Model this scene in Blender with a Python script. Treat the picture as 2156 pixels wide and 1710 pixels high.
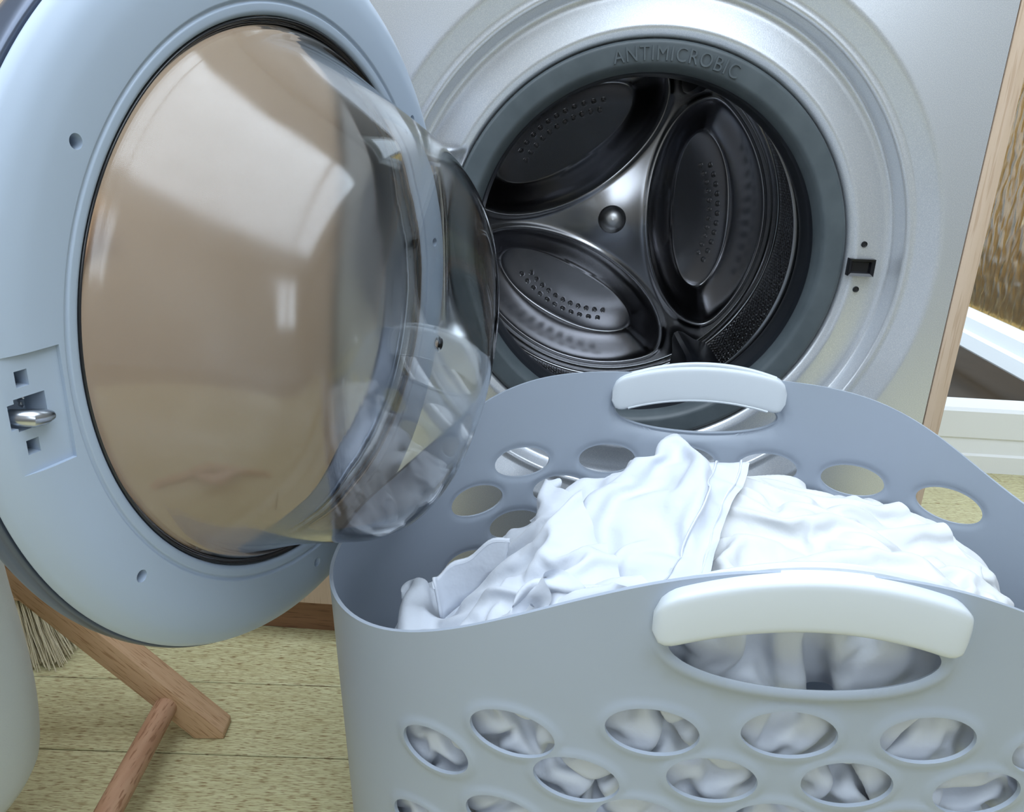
import bpy, bmesh, math, random, base64, zlib
import numpy as np
from mathutils import Vector, Matrix
from mathutils.geometry import delaunay_2d_cdt

for o in list(bpy.data.objects):
    bpy.data.objects.remove(o, do_unlink=True)
SC = bpy.context.scene
COL = SC.collection
R = math.radians
rnd = random.Random(7)

# ------------------------------------------------------------------ camera
H0 = 0.48                                   # height of the porthole centre above the floor
cam_data = bpy.data.cameras.new('camera')
cam = bpy.data.objects.new('camera', cam_data)
COL.objects.link(cam)
cam_data.sensor_fit = 'HORIZONTAL'
cam_data.sensor_width = 36.0
cam_data.lens = 1650.0 / 2156.0 * 36.0
cam_data.clip_start = 0.02
_pit, _yaw, _rol = 0.345962, -0.048943, 0.041281
_fw = Vector((math.sin(_yaw) * math.cos(_pit), math.cos(_yaw) * math.cos(_pit), -math.sin(_pit)))
_rt = Vector((math.cos(_yaw), -math.sin(_yaw), 0))
_up = _rt.cross(_fw)
_r2 = math.cos(_rol) * _rt + math.sin(_rol) * _up
_u2 = -math.sin(_rol) * _rt + math.cos(_rol) * _up
cam.matrix_world = Matrix(((_r2.x, _u2.x, -_fw.x, -0.0867),
                           (_r2.y, _u2.y, -_fw.y, -0.7786),
                           (_r2.z, _u2.z, -_fw.z, 0.1207 + H0),
                           (0, 0, 0, 1)))
SC.camera = cam

# ------------------------------------------------------------------ light
world = bpy.data.worlds.new('sky')
SC.world = world
world.use_nodes = True
_bg = world.node_tree.nodes['Background']
_bg.inputs['Color'].default_value = (0.72, 0.86, 1.0, 1)
_bg.inputs['Strength'].default_value = 4.5

def area(name, loc, direction, sx, sy, power, color):
    d = bpy.data.lights.new(name, 'AREA')
    d.shape = 'RECTANGLE'
    d.size, d.size_y, d.energy, d.color = sx, sy, power, color
    o = bpy.data.objects.new(name, d)
    COL.objects.link(o)
    o.location = loc
    o.rotation_euler = Vector(direction).to_track_quat('-Z', 'Y').to_euler()
    return o

# daylight entering through the roof light and the two windows of the room
area('roof_light_daylight', (-0.10, -0.90, 2.44), (0, 0.0, -1), 2.8, 2.0, 78, (0.83, 0.905, 1.0))
area('window_daylight', (0.45, -2.47, 1.55), (0, 1, -0.1), 1.0, 1.1, 12, (0.85, 0.92, 1.0))
area('side_window_daylight', (-1.86, -1.15, 1.6), (1, 0.1, -0.2), 1.3, 1.0, 12, (0.86, 0.94, 1.0))

SC.view_settings.view_transform = 'Standard'
SC.view_settings.look = 'None'
SC.view_settings.gamma = 1.0
SC.view_settings.use_curve_mapping = False
SC.view_settings.exposure = -0.6
SC.cycles.max_bounces = 7
SC.cycles.diffuse_bounces = 3
SC.cycles.glossy_bounces = 3
SC.cycles.transmission_bounces = 7
SC.cycles.sample_clamp_indirect = 6.0
SC.cycles.adaptive_threshold = 0.04

# ------------------------------------------------------------------ materials
def srgb(r, g, b):
    f = lambda c: (c / 255 / 12.92) if c / 255 <= 0.04045 else ((c / 255 + 0.055) / 1.055) ** 2.4
    return (f(r), f(g), f(b), 1.0)

def new_mat(name):
    m = bpy.data.materials.new(name)
    m.use_nodes = True
    nt = m.node_tree
    return m, nt, nt.nodes['Principled BSDF']

def mat(name, color, rough=0.5, metal=0.0, spec=0.5, coat=0.0, bump=None, var=None, sub=0.0, sheen=0.0):
    """bump=(scale xyz, strength, distance); var=(scale xyz, colour2, lo, hi)"""
    m, nt, b = new_mat(name)
    b.inputs['Base Color'].default_value = color
    b.inputs['Roughness'].default_value = rough
    b.inputs['Metallic'].default_value = metal
    b.inputs['Specular IOR Level'].default_value = spec
    b.inputs['Coat Weight'].default_value = coat
    b.inputs['Coat Roughness'].default_value = 0.12
    if sheen:
        b.inputs['Sheen Weight'].default_value = sheen
    if sub:
        b.inputs['Subsurface Weight'].default_value = sub
        b.inputs['Subsurface Radius'].default_value = (0.02, 0.02, 0.02)
    tc = nt.nodes.new('ShaderNodeTexCoord')
    def noise(scale, detail=4):
        mp = nt.nodes.new('ShaderNodeMapping')
        mp.inputs['Scale'].default_value = scale
        nt.links.new(tc.outputs['Object'], mp.inputs['Vector'])
        n = nt.nodes.new('ShaderNodeTexNoise')
        n.inputs['Scale'].default_value = 1.0
        n.inputs['Detail'].default_value = detail
        nt.links.new(mp.outputs['Vector'], n.inputs['Vector'])
        return n
    if bump:
        n = noise(bump[0])
        bp = nt.nodes.new('ShaderNodeBump')
        bp.inputs['Strength'].default_value = bump[1]
        bp.inputs['Distance'].default_value = bump[2]
        nt.links.new(n.outputs['Fac'], bp.inputs['Height'])
        nt.links.new(bp.outputs['Normal'], b.inputs['Normal'])
    if var:
        n = noise(var[0])
        rp = nt.nodes.new('ShaderNodeValToRGB')
        rp.color_ramp.elements[0].position = var[2]
        rp.color_ramp.elements[1].position = var[3]
        rp.color_ramp.elements[0].color = color
        rp.color_ramp.elements[1].color = var[1]
        nt.links.new(n.outputs['Fac'], rp.inputs['Fac'])
        nt.links.new(rp.outputs['Color'], b.inputs['Base Color'])
    return m

M = {}
M['silver'] = mat('silver_paint', srgb(212, 216, 222), 0.32, 0.68, 0.5,
                  bump=((900, 900, 900), 0.10, 0.0006), var=((1400, 1400, 1400), srgb(230, 232, 235), 0.45, 0.6))
M['casing'] = mat('casing_paint', srgb(205, 208, 212), 0.4)
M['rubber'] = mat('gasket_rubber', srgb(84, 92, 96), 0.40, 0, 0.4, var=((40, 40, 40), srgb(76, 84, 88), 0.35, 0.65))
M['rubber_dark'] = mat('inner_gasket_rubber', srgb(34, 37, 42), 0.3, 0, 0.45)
M['steel'] = mat('drum_steel', (0.36, 0.365, 0.38, 1), 0.16, 1.0)
M['steel_back'] = mat('drum_back_steel', (0.40, 0.40, 0.42, 1), 0.22, 1.0)
M['hub'] = mat('hub_steel', (0.62, 0.62, 0.63, 1), 0.34, 1.0)
M['lifter'] = mat('lifter_plastic', srgb(30, 32, 38), 0.35)
M['black'] = mat('black_plastic', (0.008, 0.008, 0.010, 1), 0.3)
M['void'] = mat('dark_cavity', (0.004, 0.004, 0.005, 1), 0.6)
M['door'] = mat('door_plastic', srgb(176, 190, 208), 0.38, 0, 0.45)
M['door_rim'] = mat('door_outer_rim', srgb(88, 96, 112), 0.28, 0.4, 0.5)
M['chrome'] = mat('chrome', (0.72, 0.73, 0.76, 1), 0.16, 1.0)
M['hook'] = mat('latch_zinc', (0.52, 0.54, 0.58, 1), 0.28, 1.0)
M['seal'] = mat('glass_seal', (0.02, 0.021, 0.024, 1), 0.22)
M['basket'] = mat('basket_plastic', srgb(163, 172, 186), 0.36, 0, 0.45, var=((6, 6, 6), srgb(160, 169, 180), 0.3, 0.7))
M['grip'] = mat('white_grip_plastic', srgb(208, 214, 219), 0.3, 0, 0.5)
M['upvc'] = mat('white_frame_plastic', srgb(238, 240, 240), 0.32)
M['canvas'] = mat('canvas_cloth', srgb(214, 220, 218), 0.9, 0, 0.1, bump=((700, 700, 1500), 0.35, 0.0008), sheen=0.2)
M['bristle'] = mat('cream_bristle', srgb(242, 232, 204), 0.6)
M['plaster'] = mat('wall_paint', srgb(150, 145, 138), 0.85, bump=((60, 60, 60), 0.1, 0.002))
M['ceiling'] = mat('ceiling_paint', srgb(238, 239, 240), 0.9)
M['ground'] = mat('dark_outdoor_ground', srgb(70, 58, 46), 0.55, var=((5, 3, 5), srgb(38, 33, 28), 0.35, 0.65))
M['timber'] = mat('brown_timber', srgb(150, 120, 66), 0.7, var=((2, 14, 1.2), srgb(110, 84, 42), 0.35, 0.7))
M['floor_base'] = mat('floor_backing', srgb(70, 62, 44), 0.8)

def wood_mat(name, c1, c2, c3, scale, rough=0.5, bump=0.15, fleck=0.56):
    m, nt, b = new_mat(name)
    tc = nt.nodes.new('ShaderNodeTexCoord')
    mp = nt.nodes.new('ShaderNodeMapping'); mp.inputs['Scale'].default_value = scale
    nt.links.new(tc.outputs['Object'], mp.inputs['Vector'])
    n1 = nt.nodes.new('ShaderNodeTexNoise'); n1.inputs['Scale'].default_value = 1; n1.inputs['Detail'].default_value = 5
    nt.links.new(mp.outputs['Vector'], n1.inputs['Vector'])
    mp2 = nt.nodes.new('ShaderNodeMapping'); mp2.inputs['Scale'].default_value = tuple(s * 4.5 for s in scale)
    nt.links.new(tc.outputs['Object'], mp2.inputs['Vector'])
    n2 = nt.nodes.new('ShaderNodeTexNoise'); n2.inputs['Scale'].default_value = 1; n2.inputs['Detail'].default_value = 2
    nt.links.new(mp2.outputs['Vector'], n2.inputs['Vector'])
    r1 = nt.nodes.new('ShaderNodeValToRGB')
    r1.color_ramp.elements[0].position = 0.34; r1.color_ramp.elements[1].position = 0.68
    r1.color_ramp.elements[0].color = c1; r1.color_ramp.elements[1].color = c2
    nt.links.new(n1.outputs['Fac'], r1.inputs['Fac'])
    r2 = nt.nodes.new('ShaderNodeValToRGB')
    r2.color_ramp.elements[0].position = fleck; r2.color_ramp.elements[1].position = fleck + 0.10
    nt.links.new(n2.outputs['Fac'], r2.inputs['Fac'])
    mx = nt.nodes.new('ShaderNodeMix'); mx.data_type = 'RGBA'
    nt.links.new(r2.outputs['Color'], mx.inputs['Factor'])
    nt.links.new(r1.outputs['Color'], mx.inputs['A'])
    mx.inputs['B'].default_value = c3
    nt.links.new(mx.outputs['Result'], b.inputs['Base Color'])
    b.inputs['Roughness'].default_value = rough
    bp = nt.nodes.new('ShaderNodeBump'); bp.inputs['Strength'].default_value = bump; bp.inputs['Distance'].default_value = 0.0006
    nt.links.new(n2.outputs['Fac'], bp.inputs['Height']); nt.links.new(bp.outputs['Normal'], b.inputs['Normal'])
    return m

M['beech_panel'] = wood_mat('beech_panel', srgb(205, 182, 160), srgb(198, 174, 150), srgb(188, 162, 138), (120, 120, 5), 0.5)
M['plinth'] = wood_mat('reddish_plinth', srgb(146, 108, 80), srgb(132, 96, 70), srgb(112, 80, 58), (6, 120, 120), 0.5)
M['leg_wood'] = wood_mat('beech_leg_wood', srgb(214, 178, 142), srgb(204, 165, 129), srgb(178, 138, 102), (9, 150, 150), 0.55)
M['dowel_wood'] = wood_mat('worn_dowel_wood', srgb(196, 156, 126), srgb(178, 134, 104), srgb(152, 110, 82), (90, 12, 90), 0.6)
M['plank'] = wood_mat('vinyl_plank', srgb(210, 206, 163), srgb(188, 180, 136), srgb(146, 125, 88), (20, 240, 1), 0.42, 0.08, 0.52)

def glass_mat(name, color, rough, ior, bump=None):
    m, nt, b = new_mat(name)
    b.inputs['Base Color'].default_value = color
    b.inputs['Roughness'].default_value = rough
    b.inputs['IOR'].default_value = ior
    b.inputs['Transmission Weight'].default_value = 1.0
    if bump:
        tc = nt.nodes.new('ShaderNodeTexCoord')
        mp = nt.nodes.new('ShaderNodeMapping'); mp.inputs['Scale'].default_value = bump[0]
        nt.links.new(tc.outputs['Object'], mp.inputs['Vector'])
        n = nt.nodes.new('ShaderNodeTexNoise'); n.inputs['Scale'].default_value = 1; n.inputs['Detail'].default_value = 0.0
        n.inputs['Distortion'].default_value = 0.4
        nt.links.new(mp.outputs['Vector'], n.inputs['Vector'])
        bp = nt.nodes.new('ShaderNodeBump'); bp.inputs['Strength'].default_value = bump[1]; bp.inputs['Distance'].default_value = bump[2]
        nt.links.new(n.outputs['Fac'], bp.inputs['Height']); nt.links.new(bp.outputs['Normal'], b.inputs['Normal'])
    return m
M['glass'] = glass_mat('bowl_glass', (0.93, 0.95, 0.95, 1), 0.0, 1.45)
_m = M['glass']; _nt = _m.node_tree           # dried-on film in noise patches; round rough spot added to blur the roof reflection
_tc = _nt.nodes.new('ShaderNodeTexCoord'); _nz = _nt.nodes.new('ShaderNodeTexNoise'); _nz.inputs['Scale'].default_value = 9.0
_nz.inputs['Detail'].default_value = 6.0
_rp = _nt.nodes.new('ShaderNodeMapRange'); _rp.inputs['From Min'].default_value = 0.46; _rp.inputs['From Max'].default_value = 0.72
_rp.inputs['To Min'].default_value = 0.004; _rp.inputs['To Max'].default_value = 0.10
_nt.links.new(_tc.outputs['Object'], _nz.inputs['Vector']); _nt.links.new(_nz.outputs['Fac'], _rp.inputs['Value'])
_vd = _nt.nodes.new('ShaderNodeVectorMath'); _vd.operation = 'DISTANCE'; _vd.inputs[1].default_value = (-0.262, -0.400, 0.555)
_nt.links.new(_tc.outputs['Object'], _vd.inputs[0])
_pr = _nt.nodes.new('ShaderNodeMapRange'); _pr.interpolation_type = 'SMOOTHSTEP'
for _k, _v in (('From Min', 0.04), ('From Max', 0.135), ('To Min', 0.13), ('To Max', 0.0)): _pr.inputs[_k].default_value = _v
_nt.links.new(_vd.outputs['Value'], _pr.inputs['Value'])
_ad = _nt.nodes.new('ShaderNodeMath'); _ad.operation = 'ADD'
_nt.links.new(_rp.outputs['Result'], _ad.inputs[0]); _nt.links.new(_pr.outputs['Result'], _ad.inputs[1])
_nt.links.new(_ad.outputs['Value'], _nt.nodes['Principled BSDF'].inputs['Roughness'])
M['cover'] = glass_mat('smoked_cover_plastic', (0.82, 0.79, 0.76, 1), 0.12, 1.45)
M['frosted'] = glass_mat('amber_obscure_glass', srgb(232, 200, 128), 0.22, 1.45, ((46, 50, 26), 0.35, 0.010))
M['cloth'] = mat('white_cotton', srgb(207, 212, 221), 0.9, 0, 0.15, bump=((34, 34, 34), 0.30, 0.007), sheen=0.15)
M['cloth_warm'] = mat('warm_white_cotton', srgb(211, 213, 215), 0.9, 0, 0.15, bump=((34, 34, 34), 0.30, 0.007), sheen=0.15)

# ------------------------------------------------------------------ mesh helpers
def link(name, me, material, parent=None, smooth=True, angle=35):
    o = bpy.data.objects.new(name, me)
    COL.objects.link(o)
    if material is not None:
        me.materials.append(material)
    if smooth:
        me.polygons.foreach_set('use_smooth', [True] * len(me.polygons))
        if angle:
            me.set_sharp_from_angle(angle=R(angle))
    if parent is not None:
        o.parent = parent
    return o

def mesh_np(name, verts, quads):
    verts = np.asarray(verts, dtype=np.float32); quads = np.asarray(quads, dtype=np.int32)
    me = bpy.data.meshes.new(name)
    me.vertices.add(len(verts)); me.vertices.foreach_set('co', verts.ravel())
    k = quads.shape[1]
    me.loops.add(quads.size); me.loops.foreach_set('vertex_index', quads.ravel())
    me.polygons.add(len(quads))
    me.polygons.foreach_set('loop_start', np.arange(len(quads), dtype=np.int32) * k)
    me.polygons.foreach_set('loop_total', np.full(len(quads), k, dtype=np.int32))
    me.update(calc_edges=True)
    me.validate()
    return me

def grid_quads(nr, nc, wrap_r=False, wrap_c=False):
    rr = np.arange(nr if wrap_r else nr - 1); cc = np.arange(nc if wrap_c else nc - 1)
    a, b = np.meshgrid(rr, cc, indexing='ij')
    a2, b2 = (a + 1) % nr, (b + 1) % nc
    return np.stack([a * nc + b, a * nc + b2, a2 * nc + b2, a2 * nc + b], -1).reshape(-1, 4)

def fix_normals(me):
    bm = bmesh.new(); bm.from_mesh(me)
    bmesh.ops.remove_doubles(bm, verts=bm.verts, dist=1e-6)
    bmesh.ops.recalc_face_normals(bm, faces=bm.faces)
    bm.to_mesh(me); bm.free()
    return me

def lathe(name, prof, n, fn, closed=True):
    """prof = [(radius, axial)], fn(r cos, r sin, axial) -> point"""
    V = []
    for (r, t) in prof:
        for k in range(n):
            a = 2 * math.pi * k / n
            V.append(fn(r * math.cos(a), r * math.sin(a), t))
    return fix_normals(mesh_np(name, V, grid_quads(len(prof), n, closed, True)))

def rounded(pts, rad, seg=4, closed=False):
    """round the corners of a 2D polyline"""
    out = []
    n = len(pts)
    for i, p in enumerate(pts):
        if not closed and i in (0, n - 1):
            out.append(tuple(p)); continue
        p = Vector(p); a = Vector(pts[i - 1]); b = Vector(pts[(i + 1) % n])
        d = min(rad, (a - p).length * 0.45, (b - p).length * 0.45)
        p0 = p + (a - p).normalized() * d; p1 = p + (b - p).normalized() * d
        for k in range(seg + 1):
            t = k / seg
            out.append(tuple((1 - t) ** 2 * p0 + 2 * t * (1 - t) * p + t * t * p1))
    return out

def bm_box(bm, lo, hi, mtx=None):
    vs = []
    for z in (lo[2], hi[2]):
        for y in (lo[1], hi[1]):
            for x in (lo[0], hi[0]):
                v = Vector((x, y, z))
                vs.append(bm.verts.new(mtx @ v if mtx else v))
    for f in ((0, 2, 3, 1), (4, 5, 7, 6), (0, 1, 5, 4), (2, 6, 7, 3), (0, 4, 6, 2), (1, 3, 7, 5)):
        bm.faces.new([vs[i] for i in f])
    return vs

def box(name, lo, hi, material, parent=None, bevel=0.0, seg=2, mtx=None):
    bm = bmesh.new(); bm_box(bm, lo, hi, mtx)
    if bevel:
        bmesh.ops.bevel(bm, geom=list(bm.edges), offset=bevel, segments=seg, affect='EDGES', profile=0.7)
    bmesh.ops.recalc_face_normals(bm, faces=bm.faces)
    me = bpy.data.meshes.new(name); bm.to_mesh(me); bm.free()
    return link(name, me, material, parent, True, 40)

def tube(name, pts, rad, material, parent=None, n=16, caps=True):
    """round bar along a polyline; rad number or list"""
    P = [Vector(p) for p in pts]
    if not hasattr(rad, '__len__'):
        rad = [rad] * len(P)
    V = []; prev = None
    for i, p in enumerate(P):
        d = (P[min(i + 1, len(P) - 1)] - P[max(i - 1, 0)]).normalized()
        if prev is None:
            prev = d.orthogonal().normalized()
        x = (prev - d * prev.dot(d)).normalized(); prev = x
        y = d.cross(x)
        for k in range(n):
            a = 2 * math.pi * k / n
            V.append(p + rad[i] * (math.cos(a) * x + math.sin(a) * y))
    bm = bmesh.new()
    vs = [bm.verts.new(v) for v in V]
    for i in range(len(P) - 1):
        for k in range(n):
            bm.faces.new((vs[i * n + k], vs[i * n + (k + 1) % n], vs[(i + 1) * n + (k + 1) % n], vs[(i + 1) * n + k]))
    if caps:
        bm.faces.new(vs[:n]); bm.faces.new(vs[-n:])
    bmesh.ops.recalc_face_normals(bm, faces=bm.faces)
    me = bpy.data.meshes.new(name); bm.to_mesh(me); bm.free()
    return link(name, me, material, parent)

def apply_boolean(o, cutter_bm):
    me = bpy.data.meshes.new('cut'); bmesh.ops.recalc_face_normals(cutter_bm, faces=cutter_bm.faces)
    cutter_bm.to_mesh(me); cutter_bm.free()
    c = bpy.data.objects.new('cut', me); COL.objects.link(c)
    md = o.modifiers.new('cut', 'BOOLEAN'); md.operation = 'DIFFERENCE'; md.object = c; md.solver = 'EXACT'
    bpy.context.view_layer.update()
    ev = o.evaluated_get(bpy.context.evaluated_depsgraph_get())
    nm = bpy.data.meshes.new_from_object(ev)
    o.modifiers.clear(); old = o.data; o.data = nm
    bpy.data.meshes.remove(old); bpy.data.objects.remove(c, do_unlink=True); bpy.data.meshes.remove(me)
    nm.polygons.foreach_set('use_smooth', [True] * len(nm.polygons))
    nm.set_sharp_from_angle(angle=R(35))

def empty(name, loc=(0, 0, 0)):
    o = bpy.data.objects.new(name, None); COL.objects.link(o); o.location = loc
    o.empty_display_size = 0.05
    return o

def tag(o, label=None, cat=None, group=None, kind=None):
    if label: o['label'] = label
    if cat: o['category'] = cat
    if group: o['group'] = group
    if kind: o['kind'] = kind
    return o

def put(o, parent):
    """parent keeping world coordinates of mesh data authored in world space"""
    o.parent = parent
    o.matrix_parent_inverse = Matrix.Translation(-Vector(parent.location)) if parent.parent is None else parent.matrix_parent_inverse.copy()
    return o

def P(o, parent):
    o.parent = parent
    o.matrix_parent_inverse = parent.matrix_world.inverted() if False else Matrix.Identity(4)
    return o

# Things are Empties at the world origin offset: parts are authored in world space, so
# child inverse matrices cancel the Empty's location.
def child(o, parent, inv=None):
    o.parent = parent
    if parent.type == 'EMPTY':
        o.matrix_parent_inverse = Matrix.Translation(-Vector(parent.location))
    return o

# ------------------------------------------------------------------ the room
PLA = math.atan2(0.02, 0.34)                # the boards run very slightly askew to the machine
floor = box('floor', (-1.9, -2.5, -0.06), (1.95, 0.62, -0.004), M['floor_base'])
tag(floor, 'pale olive wood-look plank floor', kind='structure')
PW = 0.105
ca, sa = math.cos(PLA), math.sin(PLA)
def plank_mesh(u0, u1, v0, v1):
    bm = bmesh.new()
    g = 0.0006
    bm_box(bm, (u0 + g, v0 + g, -0.004), (u1 - g, v1 - g, 0.0))
    es = [e for e in bm.edges if all(abs(v.co.z) < 1e-6 for v in e.verts)]
    bmesh.ops.bevel(bm, geom=es, offset=0.0012, segments=1, affect='EDGES')
    bmesh.ops.recalc_face_normals(bm, faces=bm.faces)
    me = bpy.data.meshes.new('plank'); bm.to_mesh(me); bm.free()
    return me
rot_floor = Matrix.Rotation(PLA, 4, 'Z')
for k in range(-15, 7):
    v0 = -0.053 + k * PW; v1 = v0 + PW
    if k == 0:
        cuts = [-1.75, -0.655, 0.26, 1.2, 1.72]
    else:
        s = -1.75 - (((k * 0.37) % 1.0) * 0.9)
        cuts = [s + 0.92 * j for j in range(0, 6)]
    for u0, u1 in zip(cuts[:-1], cuts[1:]):
        u0, u1 = max(u0, -1.75), min(u1, 1.75)
        if u1 - u0 < 0.05: continue
        yc_ = 0.5 * (u0 + u1) * sa + 0.5 * (v0 + v1) * ca
        if v1 + 1.75 * sa > 0.6 and False: continue
        me = plank_mesh(u0, u1, v0, v1)
        o = link('plank', me, M['plank'], floor, False)
        o.matrix_local = rot_floor

def slab(name, lo, hi, m, label=None, bevel=0.0):
    o = box(name, lo, hi, m, None, bevel)
    return tag(o, label, kind='structure')

# back wall with the doorway on the right
bm = bmesh.new()
bm_box(bm, (-1.9, 0.70, 0), (0.26, 0.82, 2.4)); bm_box(bm, (1.06, 0.70, 0), (1.95, 0.82, 2.4)); bm_box(bm, (0.26, 0.70, 2.08), (1.06, 0.82, 2.4))
me = bpy.data.meshes.new('wall_back'); bm.to_mesh(me); bm.free()
tag(link('wall_back', me, M['plaster'], None, False), kind='structure')
slab('wall_right', (1.95, -2.6, 0), (2.05, 0.82, 2.4), M['plaster'])
bm = bmesh.new()                             # ceiling with the roof-light opening
for lo, hi in (((-2.0, -2.6, 2.4), (-1.5, 0.82, 2.5)), ((1.3, -2.6, 2.4), (2.05, 0.82, 2.5)), ((-1.5, -2.6, 2.4), (1.3, -1.90, 2.5)), ((-1.5, 0.10, 2.4), (1.3, 0.82, 2.5))):
    bm_box(bm, lo, hi)
me = bpy.data.meshes.new('ceiling'); bm.to_mesh(me); bm.free()
tag(link('ceiling', me, M['ceiling'], None, False), kind='structure')
bm = bmesh.new()
for x in (-1.5, -0.58, 0.34, 1.25):
    bm_box(bm, (x, -1.90, 2.36), (x + 0.05, 0.10, 2.40))
bm_box(bm, (-1.5, -1.90, 2.36), (1.3, -1.85, 2.40)); bm_box(bm, (-1.5, 0.05, 2.36), (1.3, 0.10, 2.40))
me = bpy.data.meshes.new('window_3'); bm.to_mesh(me); bm.free()
tag(link('window_3', me, M['upvc'], None, False), kind='structure')
def wall_with_hole(name, axis, pos, th, a0, a1, h0, h1, oa0, oa1, oh0, oh1):
    bm = bmesh.new()
    for (p0, p1, q0, q1) in ((a0, oa0, h0, h1), (oa1, a1, h0, h1), (oa0, oa1, h0, oh0), (oa0, oa1, oh1, h1)):
        if axis == 'y': bm_box(bm, (p0, pos, q0), (p1, pos + th, q1))
        else: bm_box(bm, (pos, p0, q0), (pos + th, p1, q1))
    me = bpy.data.meshes.new(name); bm.to_mesh(me); bm.free()
    tag(link(name, me, M['plaster'], None, False), kind='structure')
wall_with_hole('wall_front', 'y', -2.6, 0.1, -2.0, 2.05, 0, 2.4, -0.05, 0.95, 1.0, 2.1)
wall_with_hole('wall_left', 'x', -2.0, 0.1, -2.5, 0.82, 0, 2.4, -1.8, -0.5, 1.1, 2.1)
def window(name, axis, pos, a0, a1, h0, h1, bars):
    bm = bmesh.new(); w = 0.05
    def bar(p0, p1, q0, q1):
        if axis == 'y': bm_box(bm, (p0, pos, q0), (p1, pos + 0.05, q1))
        else: bm_box(bm, (pos, p0, q0), (pos + 0.05, p1, q1))
    bar(a0, a1, h0, h0 + w); bar(a0, a1, h1 - w, h1); bar(a0, a0 + w, h0 + w, h1 - w); bar(a1 - w, a1, h0 + w, h1 - w)
    for b in bars: bar(b - 0.03, b + 0.03, h0 + w, h1 - w)
    me = bpy.data.meshes.new(name); bm.to_mesh(me); bm.free()
    tag(link(name, me, M['upvc'], None, False), kind='structure')
window('window_1', 'y', -2.45, -0.05, 0.95, 1.0, 2.1, (0.45,))
window('window_2', 'x', -1.85, -1.8, -0.5, 1.1, 2.1, (-1.15,))

# doorway: white threshold, frame, open glazed leaf, ground and timber wall outside
bm = bmesh.new()
prof = [(0.66, 0.0), (0.66, 0.034), (0.664, 0.038), (0.667, 0.066), (0.664, 0.070), (0.664, 0.122), (0.670, 0.128), (0.73, 0.128), (0.745, 0.118), (0.745, 0.085), (0.79, 0.08), (0.79, 0.0)]
def extrude_x(bm, prof, x0, x1):
    a = [bm.verts.new((x0, y, z)) for y, z in prof]; b = [bm.verts.new((x1, y, z)) for y, z in prof]
    for i in range(len(prof)):
        j = (i + 1) % len(prof)
        bm.faces.new((a[i], a[j], b[j], b[i]))
    bm.faces.new(a); bm.faces.new(b[::-1])
    bmesh.ops.recalc_face_normals(bm, faces=bm.faces)
extrude_x(bm, prof, 0.26, 1.06)
me = bpy.data.meshes.new('trim_1'); bm.to_mesh(me); bm.free()
tag(link('trim_1', me, M['upvc'], None, True, 25), 'white plastic threshold of the open glazed door', kind='structure')
bm = bmesh.new()
bm_box(bm, (0.26, 0.67, 0.128), (0.31, 0.80, 2.08)); bm_box(bm, (1.015, 0.67, 0.128), (1.06, 0.80, 2.08)); bm_box(bm, (0.31, 0.67, 2.03), (1.015, 0.80, 2.08))
me = bpy.data.meshes.new('trim_2'); bm.to_mesh(me); bm.free()
tag(link('trim_2', me, M['upvc'], None, False), kind='structure')
dr = empty('door_1', (1.0, 0.75, 0.10)); tag(dr, 'open glazed white door leaf with amber obscure glass', kind='structure')
LX, LY0, LY1 = 1.003, 0.79, 1.52
def rail_prof(name, h0, h1, flip=False):
    # stepped rail seen from the room side (-x)
    pr = [(LX - 0.028, h0), (LX - 0.034, h0 + 0.006), (LX - 0.034, h0 + 0.040), (LX - 0.026, h0 + 0.046), (LX - 0.026, h1 - 0.018), (LX - 0.008, h1), (LX + 0.02, h1), (LX + 0.02, h0)]
    bm = bmesh.new()
    a = [bm.verts.new((x, LY0, z)) for x, z in pr]; b = [bm.verts.new((x, LY1, z)) for x, z in pr]
    for i in range(len(pr)):
        j = (i + 1) % len(pr); bm.faces.new((a[i], a[j], b[j], b[i]))
    bm.faces.new(a); bm.faces.new(b); bmesh.ops.recalc_face_normals(bm, faces=bm.faces)
    me = bpy.data.meshes.new(name); bm.to_mesh(me); bm.free()
    return child(link(name, me, M['upvc'], None, True, 25), dr)
rail_prof('bottom_rail', 0.100, 0.196)
rail_prof('middle_rail', 0.862, 0.955)
for y0, y1 in ((LY0, LY0 + 0.075), (LY1 - 0.075, LY1)):
    child(box('stile', (LX - 0.0335, y0, 0.10), (LX + 0.0195, y1, 2.0), M['upvc'], None, 0.004), dr)
child(box('glass_pane', (LX - 0.006, LY0 + 0.07, 0.19), (LX + 0.002, LY1 - 0.07, 0.866), M['frosted']), dr)
child(box('upper_glass_pane', (LX - 0.006, LY0 + 0.07, 0.95), (LX + 0.002, LY1 - 0.07, 1.93), M['frosted']), dr)
child(box('top_rail', (LX - 0.033, LY0 + 0.01, 1.92), (LX + 0.019, LY1 - 0.01, 2.0), M['upvc'], None, 0.003), dr)
slab('ground_outside', (-0.6, 0.79, -0.06), (4.2, 5.0, 0.03), M['ground'], 'dark wet ground outside the open door')
gw = empty('garden_fence', (2.1, 1.2, 0.03)); tag(gw, 'golden brown timber fence seen blurred through the amber glass', 'fence')
for k in range(23):
    child(box('board', (2.1 + rnd.uniform(0, 0.006), 0.86 + k * 0.16, 0.03), (2.13, 0.86 + k * 0.16 + 0.152, 2.0), M['timber']), gw)

gw2 = empty('garden_fence', (1.0, 4.6, 0.03)); tag(gw2, 'far timber fence across the end of the yard outside', 'fence')
for k in range(32):
    child(box('board', (-0.55 + k * 0.15, 4.6, 0.03), (-0.55 + k * 0.15 + 0.143, 4.63 + rnd.uniform(0, 0.006), 2.0), M['timber']), gw2)

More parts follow.
